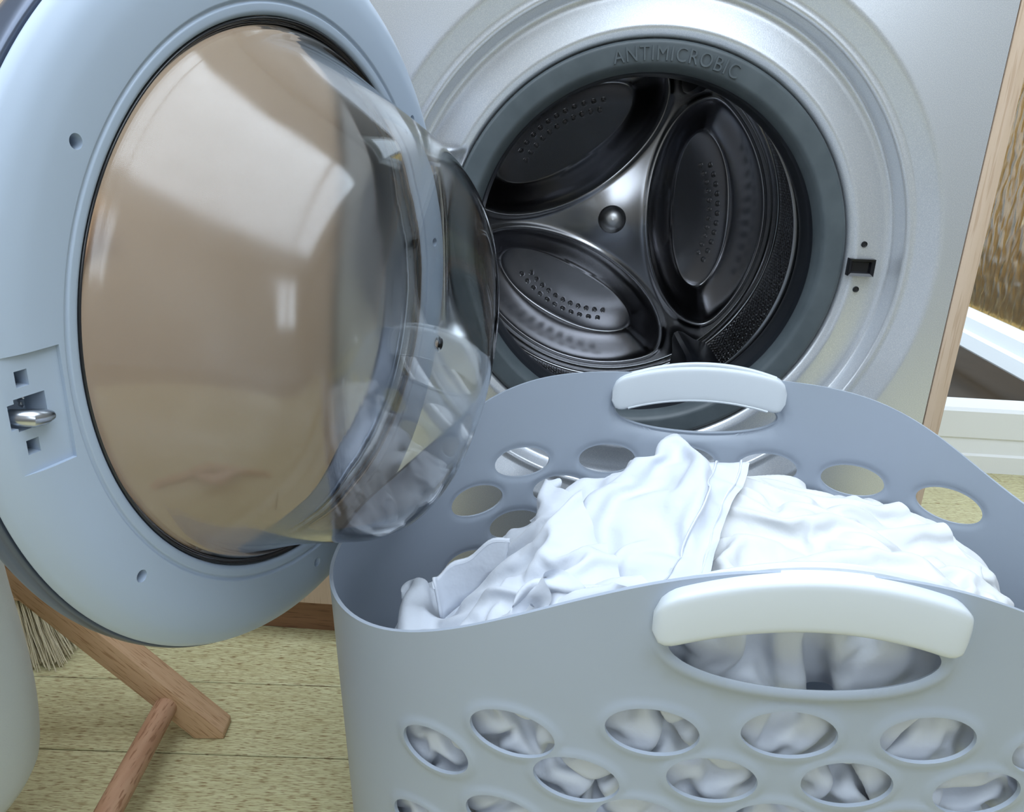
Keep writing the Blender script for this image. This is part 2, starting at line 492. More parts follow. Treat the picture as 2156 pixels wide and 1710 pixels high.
# ------------------------------------------------------------------ beech cabinetry beside the machine
cb = empty('base_cabinet', (-0.72, 0.3, 0)); tag(cb, 'beech base cabinet to the left of the washing machine, behind its open door', 'cabinet')
child(box('body', (-1.20, 0.022, 0.055), (-0.302, 0.60, 0.87), M['beech_panel']), cb)
child(box('cabinet_door', (-0.745, 0.0, 0.057), (-0.304, 0.020, 0.86), M['beech_panel'], None, 0.0015), cb)
child(box('cabinet_door', (-1.195, 0.0, 0.057), (-0.749, 0.020, 0.86), M['beech_panel'], None, 0.0015), cb)
child(box('plinth', (-1.20, 0.028, 0.0), (-0.302, 0.045, 0.057), M['plinth']), cb)
sp = box('side_panel', (0.2995, -0.001, 0.0), (0.3165, 0.60, 0.87), M['beech_panel'], None, 0.0012)
tag(sp, 'thin upright beech panel edge along the right side of the washing machine', 'panel')

# ------------------------------------------------------------------ washing machine
wm = empty('washing_machine', (0, 0.3, 0))
tag(wm, 'silver front-loading washing machine with its round glass door swung open', 'washing machine')
mach = lambda x, z, y: (x, y, z + H0)
# front panel: flat sheet with a circular pressed recess
prof = rounded([(0.200, 0.040), (0.2025, 0.031), (0.210, 0.0265), (0.2385, 0.0310), (0.2452, 0.0290), (0.2500, 0.0118), (0.2530, 0.0098), (0.2565, 0.0098), (0.2590, 0.0094), (0.2765, 0.0008), (0.2800, 0.0), (0.290, 0.0)], 0.0032, 5)
NA = 256
V = []; rings = []
def hinge_pocket(a, r):
    # a deeper shelf on the hinge side of the recess
    x, z = r * math.cos(a), r * math.sin(a)
    s = min(1, max(0, (0.096 - abs(z)) / 0.012)); s = s * s * (3 - 2 * s)
    w = min(1, max(0, (0.2445 - r) / 0.008)); w = w * w * (3 - 2 * w)
    i = min(1, max(0, (r - 0.2015) / 0.006)); i = i * i * (3 - 2 * i)
    return 0.010 * s * w * i if x < 0 else 0.0
prof2 = []
for i, (r, t) in enumerate(prof):
    prof2.append((r, t))
    if i + 1 < len(prof) and prof[i + 1][0] - r > 0.006:
        m_ = int((prof[i + 1][0] - r) / 0.003)
        for k in range(1, m_):
            f = k / m_; prof2.append((r + f * (prof[i + 1][0] - r), t + f * (prof[i + 1][1] - t)))
for (r, t) in prof2:
    for k in range(NA):
        a = 2 * math.pi * k / NA
        V.append((r * math.cos(a), t + hinge_pocket(a, r), r * math.sin(a) + H0))
Q = grid_quads(len(prof2), NA, False, True).tolist()
# outer sheet: blend from circle to rectangle
X0, X1, Z0, Z1 = -0.2965, 0.2985, 0.06, 0.85
base = (len(prof2) - 1) * NA
for s in (0.35, 1.0):
    st = len(V)
    for k in range(NA):
        a = 2 * math.pi * k / NA
        c_, s_ = math.cos(a), math.sin(a)
        tx = (X1 if c_ > 0 else -X0) / max(abs(c_), 1e-6); tz = ((Z1 - H0) if s_ > 0 else (H0 - Z0)) / max(abs(s_), 1e-6)
        rr = min(tx, tz); r = 0.290 + (rr - 0.290) * s
        V.append((r * c_, 0.0, r * s_ + H0))
    for k in range(NA):
        Q.append((base + k, base + (k + 1) % NA, st + (k + 1) % NA, st + k))
    base = st
st = len(V)
for k in range(NA):                          # turned-back edge
    x, y, z = V[base + k]; V.append((x, 0.018, z))
for k in range(NA): Q.append((base + k, base + (k + 1) % NA, st + (k + 1) % NA, st + k))
me = fix_normals(mesh_np('front_panel', V, Q))
fp = child(link('front_panel', me, M['silver'], None, True, 50), wm)
# casing behind the panel (hollow shell)
bm = bmesh.new()
for lo, hi in (((-0.2955, 0.02, 0.02), (-0.2935, 0.58, 0.85)), ((0.2955, 0.02, 0.02), (0.2975, 0.58, 0.85)), ((-0.2955, 0.578, 0.02), (0.2975, 0.58, 0.85)),
               ((-0.2955, 0.02, 0.848), (0.2975, 0.58, 0.85)), ((-0.2955, 0.02, 0.02), (0.2975, 0.58, 0.022))):
    bm_box(bm, lo, hi)
me = bpy.data.meshes.new('casing'); bm.to_mesh(me); bm.free()
child(link('casing', me, M['casing'], None, False), wm)
child(box('kick_plate', (-0.2955, 0.012, 0.022), (0.2975, 0.02, 0.06), M['silver'], None, 0.001), wm)
for sx in (-0.25, 0.25):
    for sy in (0.07, 0.52):
        child(tube('foot', [(sx, sy, 0.0), (sx, sy, 0.006), (sx, sy, 0.0065), (sx, sy, 0.02)], [0.022, 0.022, 0.01, 0.01], M['black']), wm)
# rubber gasket
gprof = rounded([(0.2005, 0.041), (0.2005, 0.031), (0.1978, 0.0285), (0.1802, 0.0295), (0.1772, 0.0325), (0.1738, 0.0385), (0.172, 0.0445), (0.1745, 0.050)], 0.0022, 4)
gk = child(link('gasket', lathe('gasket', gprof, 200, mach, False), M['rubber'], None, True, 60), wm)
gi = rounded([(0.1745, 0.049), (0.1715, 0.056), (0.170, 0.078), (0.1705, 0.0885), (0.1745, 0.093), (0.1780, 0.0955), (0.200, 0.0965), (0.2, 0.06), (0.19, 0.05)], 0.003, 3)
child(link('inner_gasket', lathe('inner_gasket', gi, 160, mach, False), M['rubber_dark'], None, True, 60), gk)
# raised lettering round the top of the gasket
def text_mesh(txt, size, depth):
    cu = bpy.data.curves.new('t', 'FONT'); cu.body = txt; cu.size = size; cu.extrude = depth; cu.align_x = 'CENTER'
    cu.space_character = 1.12; cu.resolution_u = 4
    o = bpy.data.objects.new('t', cu); COL.objects.link(o); bpy.context.view_layer.update()
    me = bpy.data.meshes.new_from_object(o.evaluated_get(bpy.context.evaluated_depsgraph_get()))
    bpy.data.objects.remove(o, do_unlink=True); bpy.data.curves.remove(cu)
    return me
tm = text_mesh('ANTIMICROBIC', 0.0188, 0.0017)
bm = bmesh.new(); bm.from_mesh(tm)
bmesh.ops.triangulate(bm, faces=bm.faces)
xs = [v.co.x for v in bm.verts]; half = max(abs(min(xs)), abs(max(xs)))
for v in bm.verts:
    ang = R(85.4) - v.co.x / half * 0.322
    r = 0.1818 + v.co.y
    v.co = Vector((r * math.cos(ang), 0.0291 - v.co.z, r * math.sin(ang) + H0))
bm.to_mesh(tm); bm.free(); tm.name = 'lettering'
lt = child(link('lettering', tm, M['rubber'], None, False), gk); lt['label'] = 'raised word ANTIMICROBIC moulded in the grey rubber'
# drum -------------------------------------------------------------
DX, DZ = -0.014, 0.002                       # drum axis
RD, YB = 0.222, 0.335
drum_pt = lambda x, z, y: (x + DX, y, z + DZ + H0)
NT, NY = 1400, 130
th = np.linspace(0, 2 * np.pi, NT, endpoint=False)
yy = np.linspace(0.118, YB - 0.012, NY)
TT, YY = np.meshgrid(th, yy)
px = 2 * np.pi * RD / 188.0; py = px * 0.80
ucoord = TT * RD / px; row = np.floor(YY / py)
fu = (ucoord + 0.5 * (row % 2)) % 1.0 - 0.5; fv = (YY / py) % 1.0 - 0.5
dd = np.sqrt((fu / 0.46) ** 2 + (fv / 0.46) ** 2)
dent = 0.0016 * np.clip(1 - dd ** 2.5, 0, 1)
hole = np.where(dd < 0.42, 0.0035, 0.0)
edge_fade = np.clip((YY - 0.128) / 0.004, 0, 1) * np.clip((YB - 0.022 - YY) / 0.004, 0, 1)
RR = RD + (dent + hole) * edge_fade
V = np.stack([RR * np.cos(TT) + DX, YY, RR * np.sin(TT) + DZ + H0], -1).reshape(-1, 3)
me = mesh_np('drum', V, grid_quads(NY, NT, False, True)[:, ::-1])
drum = child(link('drum', me, M['steel'], None, True, None), wm)
child(link('drum_front_ring', lathe('drum_front_ring', rounded([(0.1815, 0.098), (0.182, 0.103), (0.190, 0.106), (0.214, 0.109), (0.2215, 0.114), (0.2215, 0.119), (0.2235, 0.119), (0.2235, 0.105), (0.19, 0.096)], 0.003, 3), 160, drum_pt, True), M['steel'], None, True, 60), drum)
child(link('drum_seam_ring', lathe('drum_seam_ring', rounded([(0.2235, YB - 0.014), (0.2195, YB - 0.012), (0.2180, YB - 0.006), (0.2205, YB - 0.001), (0.2165, YB + 0.004), (0.212, YB + 0.006), (0.212, YB + 0.010), (0.2245, YB + 0.010)], 0.002, 3), 200, drum_pt, True), M['steel'], None, True, 60), drum)
# pressed back wall with three leaf-shaped pockets and their drain holes
NR, NT2 = 210, 960
rr = np.linspace(0.0005, 0.2155, NR); th = np.linspace(0, 2 * np.pi, NT2, endpoint=False)
RR, TT = np.meshgrid(rr, th, indexing='ij')
X, Z = RR * np.cos(TT), RR * np.sin(TT)
def sstep(x):
    x = np.clip(x, 0, 1); return x * x * (3 - 2 * x)
depth = 0.004 - 0.012 * np.exp(-(RR / 0.06) ** 2)              # the hub bulges towards the door
holes_xy = []
for ax in (4, 124, 244):
    c_, s_ = math.cos(R(ax)), math.sin(R(ax))
    xp = X * c_ + Z * s_; yp = -X * s_ + Z * c_
    qx, qy = (xp - 0.131) / 0.083, yp / 0.152
    q = np.sqrt(qx ** 2 + qy ** 2) + 1e-9
    a = (1 - q) * q / (np.sqrt((qx / 0.083) ** 2 + (qy / 0.152) ** 2) + 1e-6)
    b = 0.2065 - RR
    ta, tb = a / 0.044, b / 0.026
    k = 9.0
    tmn = -np.log(np.exp(-k * np.clip(ta, -2, 3)) + np.exp(-k * np.clip(tb, -2, 3))) / k
    f = sstep(tmn)
    lip = np.exp(-((tmn + 0.02) / 0.10) ** 2)
    depth = depth + 0.046 * f + 0.30 * np.clip(RR - 0.09, 0, 1) * f - 0.0022 * lip
    # flat pad lip
    for rad, n_, off in ((0.1560, 11, 0.0), (0.1430, 11, 0.5)):
        for j in range(n_):
            an = R(ax) + (j + off - (n_ - 0.5) / 2) * (0.0138 / rad) * (1.0 if rad > 0.15 else 0.92)
            holes_xy.append((rad * math.cos(an), rad * math.sin(an)))
for hx, hz in holes_xy:
    d2 = (X - hx) ** 2 + (Z - hz) ** 2
    near = d2 < 0.006 ** 2
    d = np.sqrt(d2[near])
    depth[near] += np.where(d < 0.0029, 0.010, 0.0)
V = np.stack([X + DX, YB + depth, Z + DZ + H0], -1).reshape(-1, 3)
me = mesh_np('drum_back', V, grid_quads(NR, NT2, False, True))
child(link('drum_back', me, M['steel_back'], None, True, None), drum)
child(link('hub_cap', lathe('hub_cap', rounded([(0.0002, -0.0230), (0.008, -0.0222), (0.0140, -0.0196), (0.0178, -0.0160), (0.0192, -0.0100), (0.0192, 0.0)], 0.003, 3), 48,
      lambda x, z, t: (x + DX, YB + t + 0.003, z + DZ + H0), False), M['hub'], None, True, None), drum)
for ax in (64, 184, 304):
    bm = bmesh.new(); rows = []
    for j in range(15):
        f = j / 14; y = 0.128 + f * (YB - 0.142)
        hgt = 0.050 * (math.sin(math.pi * min(1, 0.16 + f * 1.1) * 0.5) if f < 0.9 else 1.0) * (1 - 0.22 * f)
        wdt = 0.030
        ring = []
        for (w_, h_) in ((-1.0, -0.02), (-0.62, 0.40), (-0.34, 0.86), (-0.12, 1.0), (0.12, 1.0), (0.34, 0.86), (0.62, 0.40), (1.0, -0.02)):
            rr_ = RD - h_ * hgt; an = R(ax) + w_ * wdt / RD
            ring.append(bm.verts.new((rr_ * math.cos(an) + DX, y, rr_ * math.sin(an) + DZ + H0)))
        rows.append(ring)
    for a, b in zip(rows[:-1], rows[1:]):
        for i in range(7): bm.faces.new((a[i], a[i + 1], b[i + 1], b[i]))
    bm.faces.new(rows[0]); bm.faces.new(rows[-1])
    bmesh.ops.recalc_face_normals(bm, faces=bm.faces)
    me = bpy.data.meshes.new('lifter'); bm.to_mesh(me); bm.free()
    child(link('lifter', me, M['lifter'], None, True, 40), drum)
# latch socket, its screw holes and the hinge on the panel
bm = bmesh.new()
fr = [(0.0125, 0.0085), (0.0125, 0.0085), (0.0095, 0.0058), (0.0080, 0.0045)]
dep = [0.031, 0.0215, 0.0235, 0.0268]
loops = []
for (hx, hz), y in zip(fr, dep):
    loops.append([bm.verts.new((0.2165 + sx * hx, y, H0 - 0.001 + sz * hz)) for sx, sz in ((-1, -1), (1, -1), (1, 1), (-1, 1))])
for a, b in zip(loops[:-1], loops[1:]):
    for i in range(4): bm.faces.new((a[i], a[(i + 1) % 4], b[(i + 1) % 4], b[i]))
bm.faces.new(loops[-1])
me = bpy.data.meshes.new('latch_socket'); bm.to_mesh(me); bm.free()
child(link('latch_socket', me, M['black'], None, True, 20), wm)
for dz in (0.0215, -0.0235):
    o = link('screw_hole', lathe('screw_hole', [(0.0001, 0.0268), (0.0020, 0.0268), (0.0026, 0.0263), (0.0030, 0.0265), (0.0030, 0.031)], 20, lambda x, z, y, dz=dz: (x + 0.2165, y, z + H0 + dz), False), M['void'])
    child(o, wm)
hg = child(box('hinge_plate', (-0.226, 0.020, H0 - 0.085), (-0.1985, 0.026, H0 + 0.085), M['chrome'], None, 0.0015), wm)
child(tube('hinge_pin', [(-0.205, 0.010, H0 - 0.08), (-0.205, 0.010, H0 + 0.08)], 0.006, M['chrome']), hg)
child(box('hinge_arm', (-0.2085, -0.040, H0 - 0.072), (-0.2015, 0.012, H0 + 0.072), M['chrome'], None, 0.0015), hg)

# ------------------------------------------------------------------ the open door
DC = Vector((-0.264, -0.261, -0.002 + H0)); PH = R(-17.2)
DN = Vector((math.cos(PH), math.sin(PH), 0)); DU = Vector((-math.sin(PH), math.cos(PH), 0)); DV = Vector((0, 0, 1))
dpt = lambda u, v, t: DC + DU * u + DV * v + DN * t
ring_prof = rounded([(0.1775, -0.010), (0.1775, 0.0055), (0.1795, 0.0072), (0.1840, 0.0076), (0.1848, 0.0064), (0.1860, 0.0064), (0.1868, 0.0082), (0.2085, 0.0086), (0.2205, 0.0062), (0.2290, 0.0005), (0.2312, -0.0035), (0.2285, -0.0052), (0.2275, -0.0100)], 0.0045, 4, True)
door = link('door', lathe('door', ring_prof, 240, dpt, True), M['door'], None, True, 40)
child(door, wm); door['label'] = 'pale grey plastic door ring with latch, swung open on the left'
def loc_box(bm, u0, u1, v0, v1, t0, t1):
    vs = []
    for t in (t0, t1):
        for v in (v0, v1):
            for u in (u0, u1): vs.append(bm.verts.new(dpt(u, v, t)))
    for f in ((0, 2, 3, 1), (4, 5, 7, 6), (0, 1, 5, 4), (2, 6, 7, 3), (0, 4, 6, 2), (1, 3, 7, 5)):
        bm.faces.new([vs[i] for i in f])
def loc_cyl(bm, u, v, r0, r1, t0, t1, n=24):
    a = [bm.verts.new(dpt(u + r0 * math.cos(2 * math.pi * k / n), v + r0 * math.sin(2 * math.pi * k / n), t0)) for k in range(n)]
    b = [bm.verts.new(dpt(u + r1 * math.cos(2 * math.pi * k / n), v + r1 * math.sin(2 * math.pi * k / n), t1)) for k in range(n)]
    for k in range(n): bm.faces.new((a[k], a[(k + 1) % n], b[(k + 1) % n], b[k]))
    bm.faces.new(a); bm.faces.new(b)
bm = bmesh.new()
loc_box(bm, -0.245, -0.1895, -0.0366, 0.0194, 0.0062, 0.03)
apply_boolean(door, bm)
bm = bmesh.new()
for u, v in ((-0.1647, 0.1075), (0.1580, 0.1222), (-0.1621, -0.1190), (-0.0008, -0.1990), (0.199, 0.02), (0.199, -0.06)):
    loc_cyl(bm, u, v, 0.0030, 0.0052, 0.0, 0.03)
for v0, v1 in ((0.0044, 0.0119), (-0.0277, -0.0207)):
    loc_box(bm, -0.2120, -0.2057, v0, v1, -0.004, 0.03)
loc_box(bm, -0.2145, -0.1990, -0.0155, -0.0003, -0.008, 0.03)
apply_boolean(door, bm)
bm = bmesh.new()
loc_box(bm, -0.2178, -0.2120, -0.0140, -0.0022, -0.004, 0.03)
apply_boolean(door, bm)
# the dark shell on the outside of the door
rim = rounded([(0.1780, -0.0105), (0.2280, -0.0105), (0.2290, -0.0056), (0.2325, -0.0058), (0.2335, -0.0100), (0.2335, -0.0190), (0.2300, -0.0290), (0.2200, -0.0360), (0.1960, -0.0380), (0.1900, -0.0360), (0.1780, -0.0290)], 0.003, 4, True)
child(link('door_shell', lathe('door_shell', rim, 200, dpt, True), M['door_rim'], None, True, 50), door)
child(link('window_cover', lathe('window_cover', [(0.0002, -0.0400), (0.06, -0.0395), (0.12, -0.0375), (0.165, -0.0345), (0.1885, -0.0325), (0.1885, -0.0302), (0.165, -0.0322), (0.12, -0.0352), (0.06, -0.0372), (0.0002, -0.0377)], 120, dpt, False), M['cover'], None, True, 50), door)
child(link('glass_seal', lathe('glass_seal', rounded([(0.1752, 0.000), (0.1753, 0.0052), (0.1762, 0.0064), (0.1772, 0.0056), (0.1774, 0.0000)], 0.001, 3, True), 200, dpt, True), M['seal'], None, True, 60), door)
# glass bowl: rounded, slightly drooping frustum of solid glass
outer = [(0.1764, -0.004), (0.1764, 0.002), (0.1740, 0.0065), (0.1690, 0.0125), (0.1580, 0.034), (0.1495, 0.056), (0.1415, 0.076), (0.1360, 0.0865), (0.1285, 0.0945), (0.1180, 0.1000), (0.1040, 0.1030), (0.0850, 0.1044), (0.0600, 0.1049), (0.0300, 0.1050), (0.0002, 0.1050)]
def resample(pts, n):
    # Catmull-Rom through the profile
    out = []
    for i in range(len(pts) - 1):
        p0, p1, p2, p3 = pts[max(i - 1, 0)], pts[i], pts[i + 1], pts[min(i + 2, len(pts) - 1)]
        for k in range(n):
            t = k / n
            out.append(tuple(0.5 * (2 * b + (c - a) * t + (2 * a - 5 * b + 4 * c - d) * t * t + (3 * b - a - 3 * c + d) * t ** 3) for a, b, c, d in zip(p0, p1, p2, p3)))
    out.append(pts[-1]); return out
def bowl_pt(x, y, t):
    s = max(0.0, t) / 0.105; t = t * 1.05 if t > 0 else t
    if y > 0: y *= 1 - 0.12 * s
    return dpt(x * 0.993, y * 0.993 - 0.013 * s * s, t)
outer = resample(outer, 4)
inner = []
for i in range(len(outer)):                   # parallel inner face, 3.6 mm of glass
    (r0_, t0_), (r1_, t1_) = outer[max(i - 1, 0)], outer[min(i + 1, len(outer) - 1)]
    dr_, dt_ = r1_ - r0_, t1_ - t0_; ln = math.hypot(dr_, dt_) + 1e-12
    inner.append((max(0.0002, outer[i][0] - 0.0036 * dt_ / ln), outer[i][1] + 0.0036 * dr_ / ln))
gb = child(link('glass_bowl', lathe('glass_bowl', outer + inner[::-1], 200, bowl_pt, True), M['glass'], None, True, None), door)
gb['label'] = 'clear bulging glass bowl of the washing machine door'
# latch hook
hk = child(tube('latch_hook', [dpt(-0.2130, -0.0095, 0.000), dpt(-0.2118, -0.0098, 0.0050), dpt(-0.2085, -0.0104, 0.0088), dpt(-0.2030, -0.0112, 0.0098), dpt(-0.1998, -0.0118, 0.0090)],
           [0.0034, 0.0040, 0.0042, 0.0034, 0.0024], M['hook']), door)
child(tube('latch_spring', [dpt(-0.2075 + 0.0008 * math.sin(k * 0.6), -0.0015 - k * 0.0004, 0.001 + 0.0012 * math.sin(k * 1.0)) for k in range(14)], 0.0006, M['hook'], None, 8), door)

# ------------------------------------------------------------------ laundry basket
BX, BY, BA, BF, BB, BN = 0.0523, -0.2924, 0.2835, 0.1603, 0.2262, 2.4906
BZF, BZB, BZE, BKF, BKB = -0.0716 + H0, -0.0972 + H0, -0.1665 + H0, 1.1271, 2.5384
TN = 1440
_T = np.linspace(0, 2 * np.pi, TN + 1)
def plan_xy(T):
    c, s = np.cos(T), np.sin(T)
    return BA * np.sign(c) * np.abs(c) ** (2 / BN), np.where(s > 0, BB, BF) * np.sign(s) * np.abs(s) ** (2 / BN)
_px, _py = plan_xy(_T)
_L = np.r_[0, np.cumsum(np.hypot(np.diff(_px), np.diff(_py)))]
LT = float(_L[-1])
_k = np.where(np.sin(_T) > 0, BKB, BKF); _zh = np.where(np.sin(_T) > 0, BZB, BZF)
_u = np.minimum(1, np.abs(_px) / BA) ** _k
_zt = BZE + (_zh - BZE) * (0.5 + 0.5 * np.cos(np.pi * _u))
_zt[-1] = _zt[0]
def rim_z(L): return np.interp(L, _L, _zt)
def plan_L(L): return np.interp(L, _L, _px), np.interp(L, _L, _py)
def wall_scale(z):
    s = 1 - 0.07 * (1 - z / 0.4)
    return s - 0.05 * np.clip(1 - z / 0.03, 0, 1) ** 2
def wall_pt(L, z, off=0.0):
    L = np.asarray(L) % LT; z = np.asarray(z)
    x, y = plan_L(L); e = 0.002
    x1, y1 = plan_L((L + e) % LT); x0, y0 = plan_L((L - e) % LT)
    nx, ny = (y1 - y0), -(x1 - x0); n = np.hypot(nx, ny) + 1e-12
    s = wall_scale(z)
    return np.stack([BX + x * s + off * nx / n, BY + y * s + off * ny / n, z + 0 * x], -1)
LFC, LBC = 1.195, 0.4165                      # arc positions of the two grips
holes = []                                    # (L, z, half width, half height)
fz = lambda L: np.interp(L, [0.96, 1.007, 1.049, 1.128, 1.195, 1.265, 1.34, 1.39, 1.43], [0.244, 0.257, 0.286, 0.306, 0.313, 0.315, 0.306, 0.286, 0.257])
def front(L, drop, w): holes.append((L, float(fz(L)) - drop, w, 0.0150))
for L in (1.0035, 1.052, 1.127, 1.196, 1.266, 1.337): front(L, 0.0, 0.0245 if L > 1.03 else 0.0225)
for L in (1.0890, 1.161, 1.231, 1.301): front(L, 0.031, 0.0240)
for L in (0.992, 1.0475, 1.125, 1.197, 1.267, 1.337): front(L, 0.0615, 0.0235)
for L in (1.0890, 1.161, 1.231, 1.301): front(L, 0.094, 0.0235)
for L in (1.0475, 1.125, 1.197, 1.267): front(L, 0.125, 0.0235)
for L in (0.180, 0.2632, 0.3414, 0.4200, 0.4983, 0.5844): holes.append((L, 0.295, 0.0280, 0.0148))
for L in (0.222, 0.302, 0.381, 0.460, 0.5443, 0.6322): holes.append((L, 0.263, 0.0280, 0.0150))
for L in (0.180, 0.2632, 0.3414, 0.4200, 0.5030, 0.5900): holes.append((L, 0.230, 0.0280, 0.0150))
for L in (0.222, 0.302, 0.381, 0.460, 0.5443, 0.6450): holes.append((L, 0.198, 0.0270, 0.0150))
bighole = [(LBC, 0.3455, 0.0775, 0.0205), (LFC, 0.3625, 0.0665, 0.0215)]
pts = []; edges = []
def add_loop(lp):
    st = len(pts); pts.extend(lp); n = len(lp)
    edges.extend((st + i, st + (i + 1) % n) for i in range(n))
rim_L = np.linspace(0, LT, 241)
ZB = 0.0
outer_loop = [(float(l), float(rim_z(min(l, LT)))) for l in rim_L]
side = [(LT, float(z)) for z in np.linspace(float(rim_z(LT)), ZB, 14)[1:-1]]
bottom = [(float(l), ZB) for l in rim_L[::-1]]
side2 = [(0.0, float(z)) for z in np.linspace(ZB, float(rim_z(0)), 14)[1:-1]]
add_loop(outer_loop + side + bottom + side2)
allh = [(h, 44) for h in holes] + [(h, 84) for h in bighole]
def hole_dist(L, z):
    best = 9.0
    for (hL, hz, w, h), n in allh:
        if abs(L - hL) > w + 0.02 or abs(z - hz) > h + 0.02: continue
        q = math.hypot((L - hL) / w, (z - hz) / h)
        gx, gz = (L - hL) / w ** 2, (z - hz) / h ** 2
        d = (q - 1) * q / max(1e-9, math.hypot(gx, gz)) if q > 1e-6 else -h
        best = min(best, d)
    return best
hole_edges_from = len(pts)
for (L, z, w, h), n in allh:
    for g in (0.0, 0.0012, 0.0028, 0.0048, 0.0075):
        lp = [(L + (w + g) * math.cos(2 * math.pi * k / n), z + (h + g) * math.sin(2 * math.pi * k / n)) for k in range(n)]
        if g == 0.0: add_loop(lp)
        else: pts.extend(p_ for p_ in lp if hole_dist(*p_) > 0.8 * g - 0.0003)
for i in range(0, 211):
    for j in range(1, 52):
        l = (i + (0.5 if j % 2 else 0.0)) * LT / 211; z = j * 0.0078
        if l < 0.003 or l > LT - 0.003 or z > float(rim_z(l)) - 0.0095: continue
        d = hole_dist(l, z)
        if d > 0.0095: pts.append((l, z))
for i in range(240):
    l = (i + 0.5) * LT / 240
    pts.append((l, float(rim_z(l)) - 0.0030)); pts.append((l, float(rim_z(l)) - 0.0065))
# drop free points that crowd others (slivers would show as pits)
n_fixed = set(i for e in edges for i in e)
cell = {}; keep_pts = []; remap = {}
order = sorted(range(len(pts)), key=lambda i: i not in n_fixed)
for i in order:
    x_, y_ = pts[i]; kx, ky = int(x_ / 0.0015), int(y_ / 0.0015)
    if i not in n_fixed:
        md_ = 0.00105 if hole_dist(x_, y_) < 0.0095 else 0.0015
        if any((x_ - q[0]) ** 2 + (y_ - q[1]) ** 2 < md_ ** 2 for dx_ in (-1, 0, 1) for dy_ in (-1, 0, 1) for q in cell.get((kx + dx_, ky + dy_), ())):
            continue
    cell.setdefault((kx, ky), []).append((x_, y_)); remap[i] = len(keep_pts); keep_pts.append((x_, y_))
edges = [(remap[a_], remap[b_]) for a_, b_ in edges]; pts = keep_pts
res = delaunay_2d_cdt([Vector(p) for p in pts], edges, [], 1, 1e-6)
v2, f2 = res[0], res[2]
LP = np.array([(v.x, v.y) for v in v2])
keep = []
for f in f2:
    c = LP[list(f)].mean(0)
    if not any(((c[0] - h[0]) / h[2]) ** 2 + ((c[1] - h[1]) / h[3]) ** 2 < 1 for h, n in allh):
        keep.append(f)
offs = np.zeros(len(LP))
for i, (l, z) in enumerate(LP):
    d = hole_dist(l, z)
    if d < 0.0095: offs[i] = 0.0011 * math.exp(-(max(0, d - 0.001) / 0.0028) ** 2)
    for (hL, hz, w, h) in bighole:            # rolled lip round the hand holes
        if abs(l - hL) < w + 0.012 and abs(z - hz) < h + 0.012:
            q = math.hypot((l - hL) / w, (z - hz) / h)
            db = (q - 1) * q / max(1e-9, math.hypot((l - hL) / w ** 2, (z - hz) / h ** 2))
            offs[i] += 0.0022 * math.exp(-((db - 0.0028) / 0.0026) ** 2)
    t = float(rim_z(min(max(l, 0), LT))) - z
W3 = wall_pt(LP[:, 0], LP[:, 1], offs)
bm = bmesh.new()
vs = [bm.verts.new(p) for p in W3]
for f in keep:
    try: bm.faces.new([vs[i] for i in f])
    except ValueError: pass
bmesh.ops.delete(bm, geom=[v for v in bm.verts if not v.link_faces], context='VERTS')
bmesh.ops.remove_doubles(bm, verts=bm.verts, dist=2e-5)
# floor of the basket
bo = [v for v in bm.verts if v.is_boundary and abs(v.co.z) < 1e-6]
ctr = bm.verts.new((BX, BY, 0.0))
for e in list(bm.edges):
    if e.is_boundary and all(abs(v.co.z) < 1e-6 for v in e.verts) and ctr not in e.verts:
        bm.faces.new((e.verts[0], e.verts[1], ctr))
bmesh.ops.recalc_face_normals(bm, faces=bm.faces)
me = bpy.data.meshes.new('body'); bm.to_mesh(me); bm.free()
bk = empty('laundry_basket', (BX, BY, 0)); tag(bk, 'grey plastic laundry basket with oval holes and two white grips', 'basket')
body = child(link('body', me, M['basket'], None, True, None), bk)
sd = body.modifiers.new('thickness', 'SOLIDIFY'); sd.thickness = 0.0024; sd.offset = 1.0
body.location.z = 0.0024
bpy.context.view_layer.update()                # bake the thickness so that rim and hole edges can be crisp
_nm = bpy.data.meshes.new_from_object(body.evaluated_get(bpy.context.evaluated_depsgraph_get()))
body.modifiers.clear(); body.data = _nm; _nm.name = 'body'
_nm.set_sharp_from_angle(angle=R(48))
def grip(Lc, half, zc, sag, hh, out, inn, tilt=0.0):
    """rounded channel-shaped grip wrapped over the rim"""
    n = 48; rows = []
    bm = bmesh.new()
    for i in range(n + 1):
        f = -1 + 2 * i / n
        # ends close in smoothly
        e = math.sqrt(max(0.0, 1 - max(0.0, (abs(f) - 0.84) / 0.16) ** 2)) if abs(f) < 1 else 0.0
        e = max(e, 0.0)
        hgt = hh * (0.34 + 0.66 * e); thk = 0.55 + 0.45 * e
        l = Lc + f * half; z0 = zc - sag * f * f + tilt * f
        ring = []
        m = 28
        for k in range(m):
            a = 2 * math.pi * k / m
            ca_, sa_ = math.cos(a), math.sin(a)
            q = 2 / 7.0
            o_ = np.sign(ca_) * abs(ca_) ** q; h_ = np.sign(sa_) * abs(sa_) ** q
            off = (out if o_ > 0 else inn) * o_ * thk
            ring.append(bm.verts.new(tuple(wall_pt(l, z0 + h_ * hgt, off))))
        rows.append(ring)
    for a, b in zip(rows[:-1], rows[1:]):
        for k in range(28): bm.faces.new((a[k], a[(k + 1) % 28], b[(k + 1) % 28], b[k]))
    for rg in (rows[0], rows[-1]):
        bm.faces.new(rg)
    bmesh.ops.recalc_face_normals(bm, faces=bm.faces)
    me = bpy.data.meshes.new('grip'); bm.to_mesh(me); bm.free()
    o = child(link('grip', me, M['grip'], None, True, 50), bk)
    return o
g1 = grip(LFC, 0.0735, 0.3965, 0.0165, 0.0148, 0.0110, 0.0075, 0.003); g1['label'] = 'near white grip on the front rim of the basket'
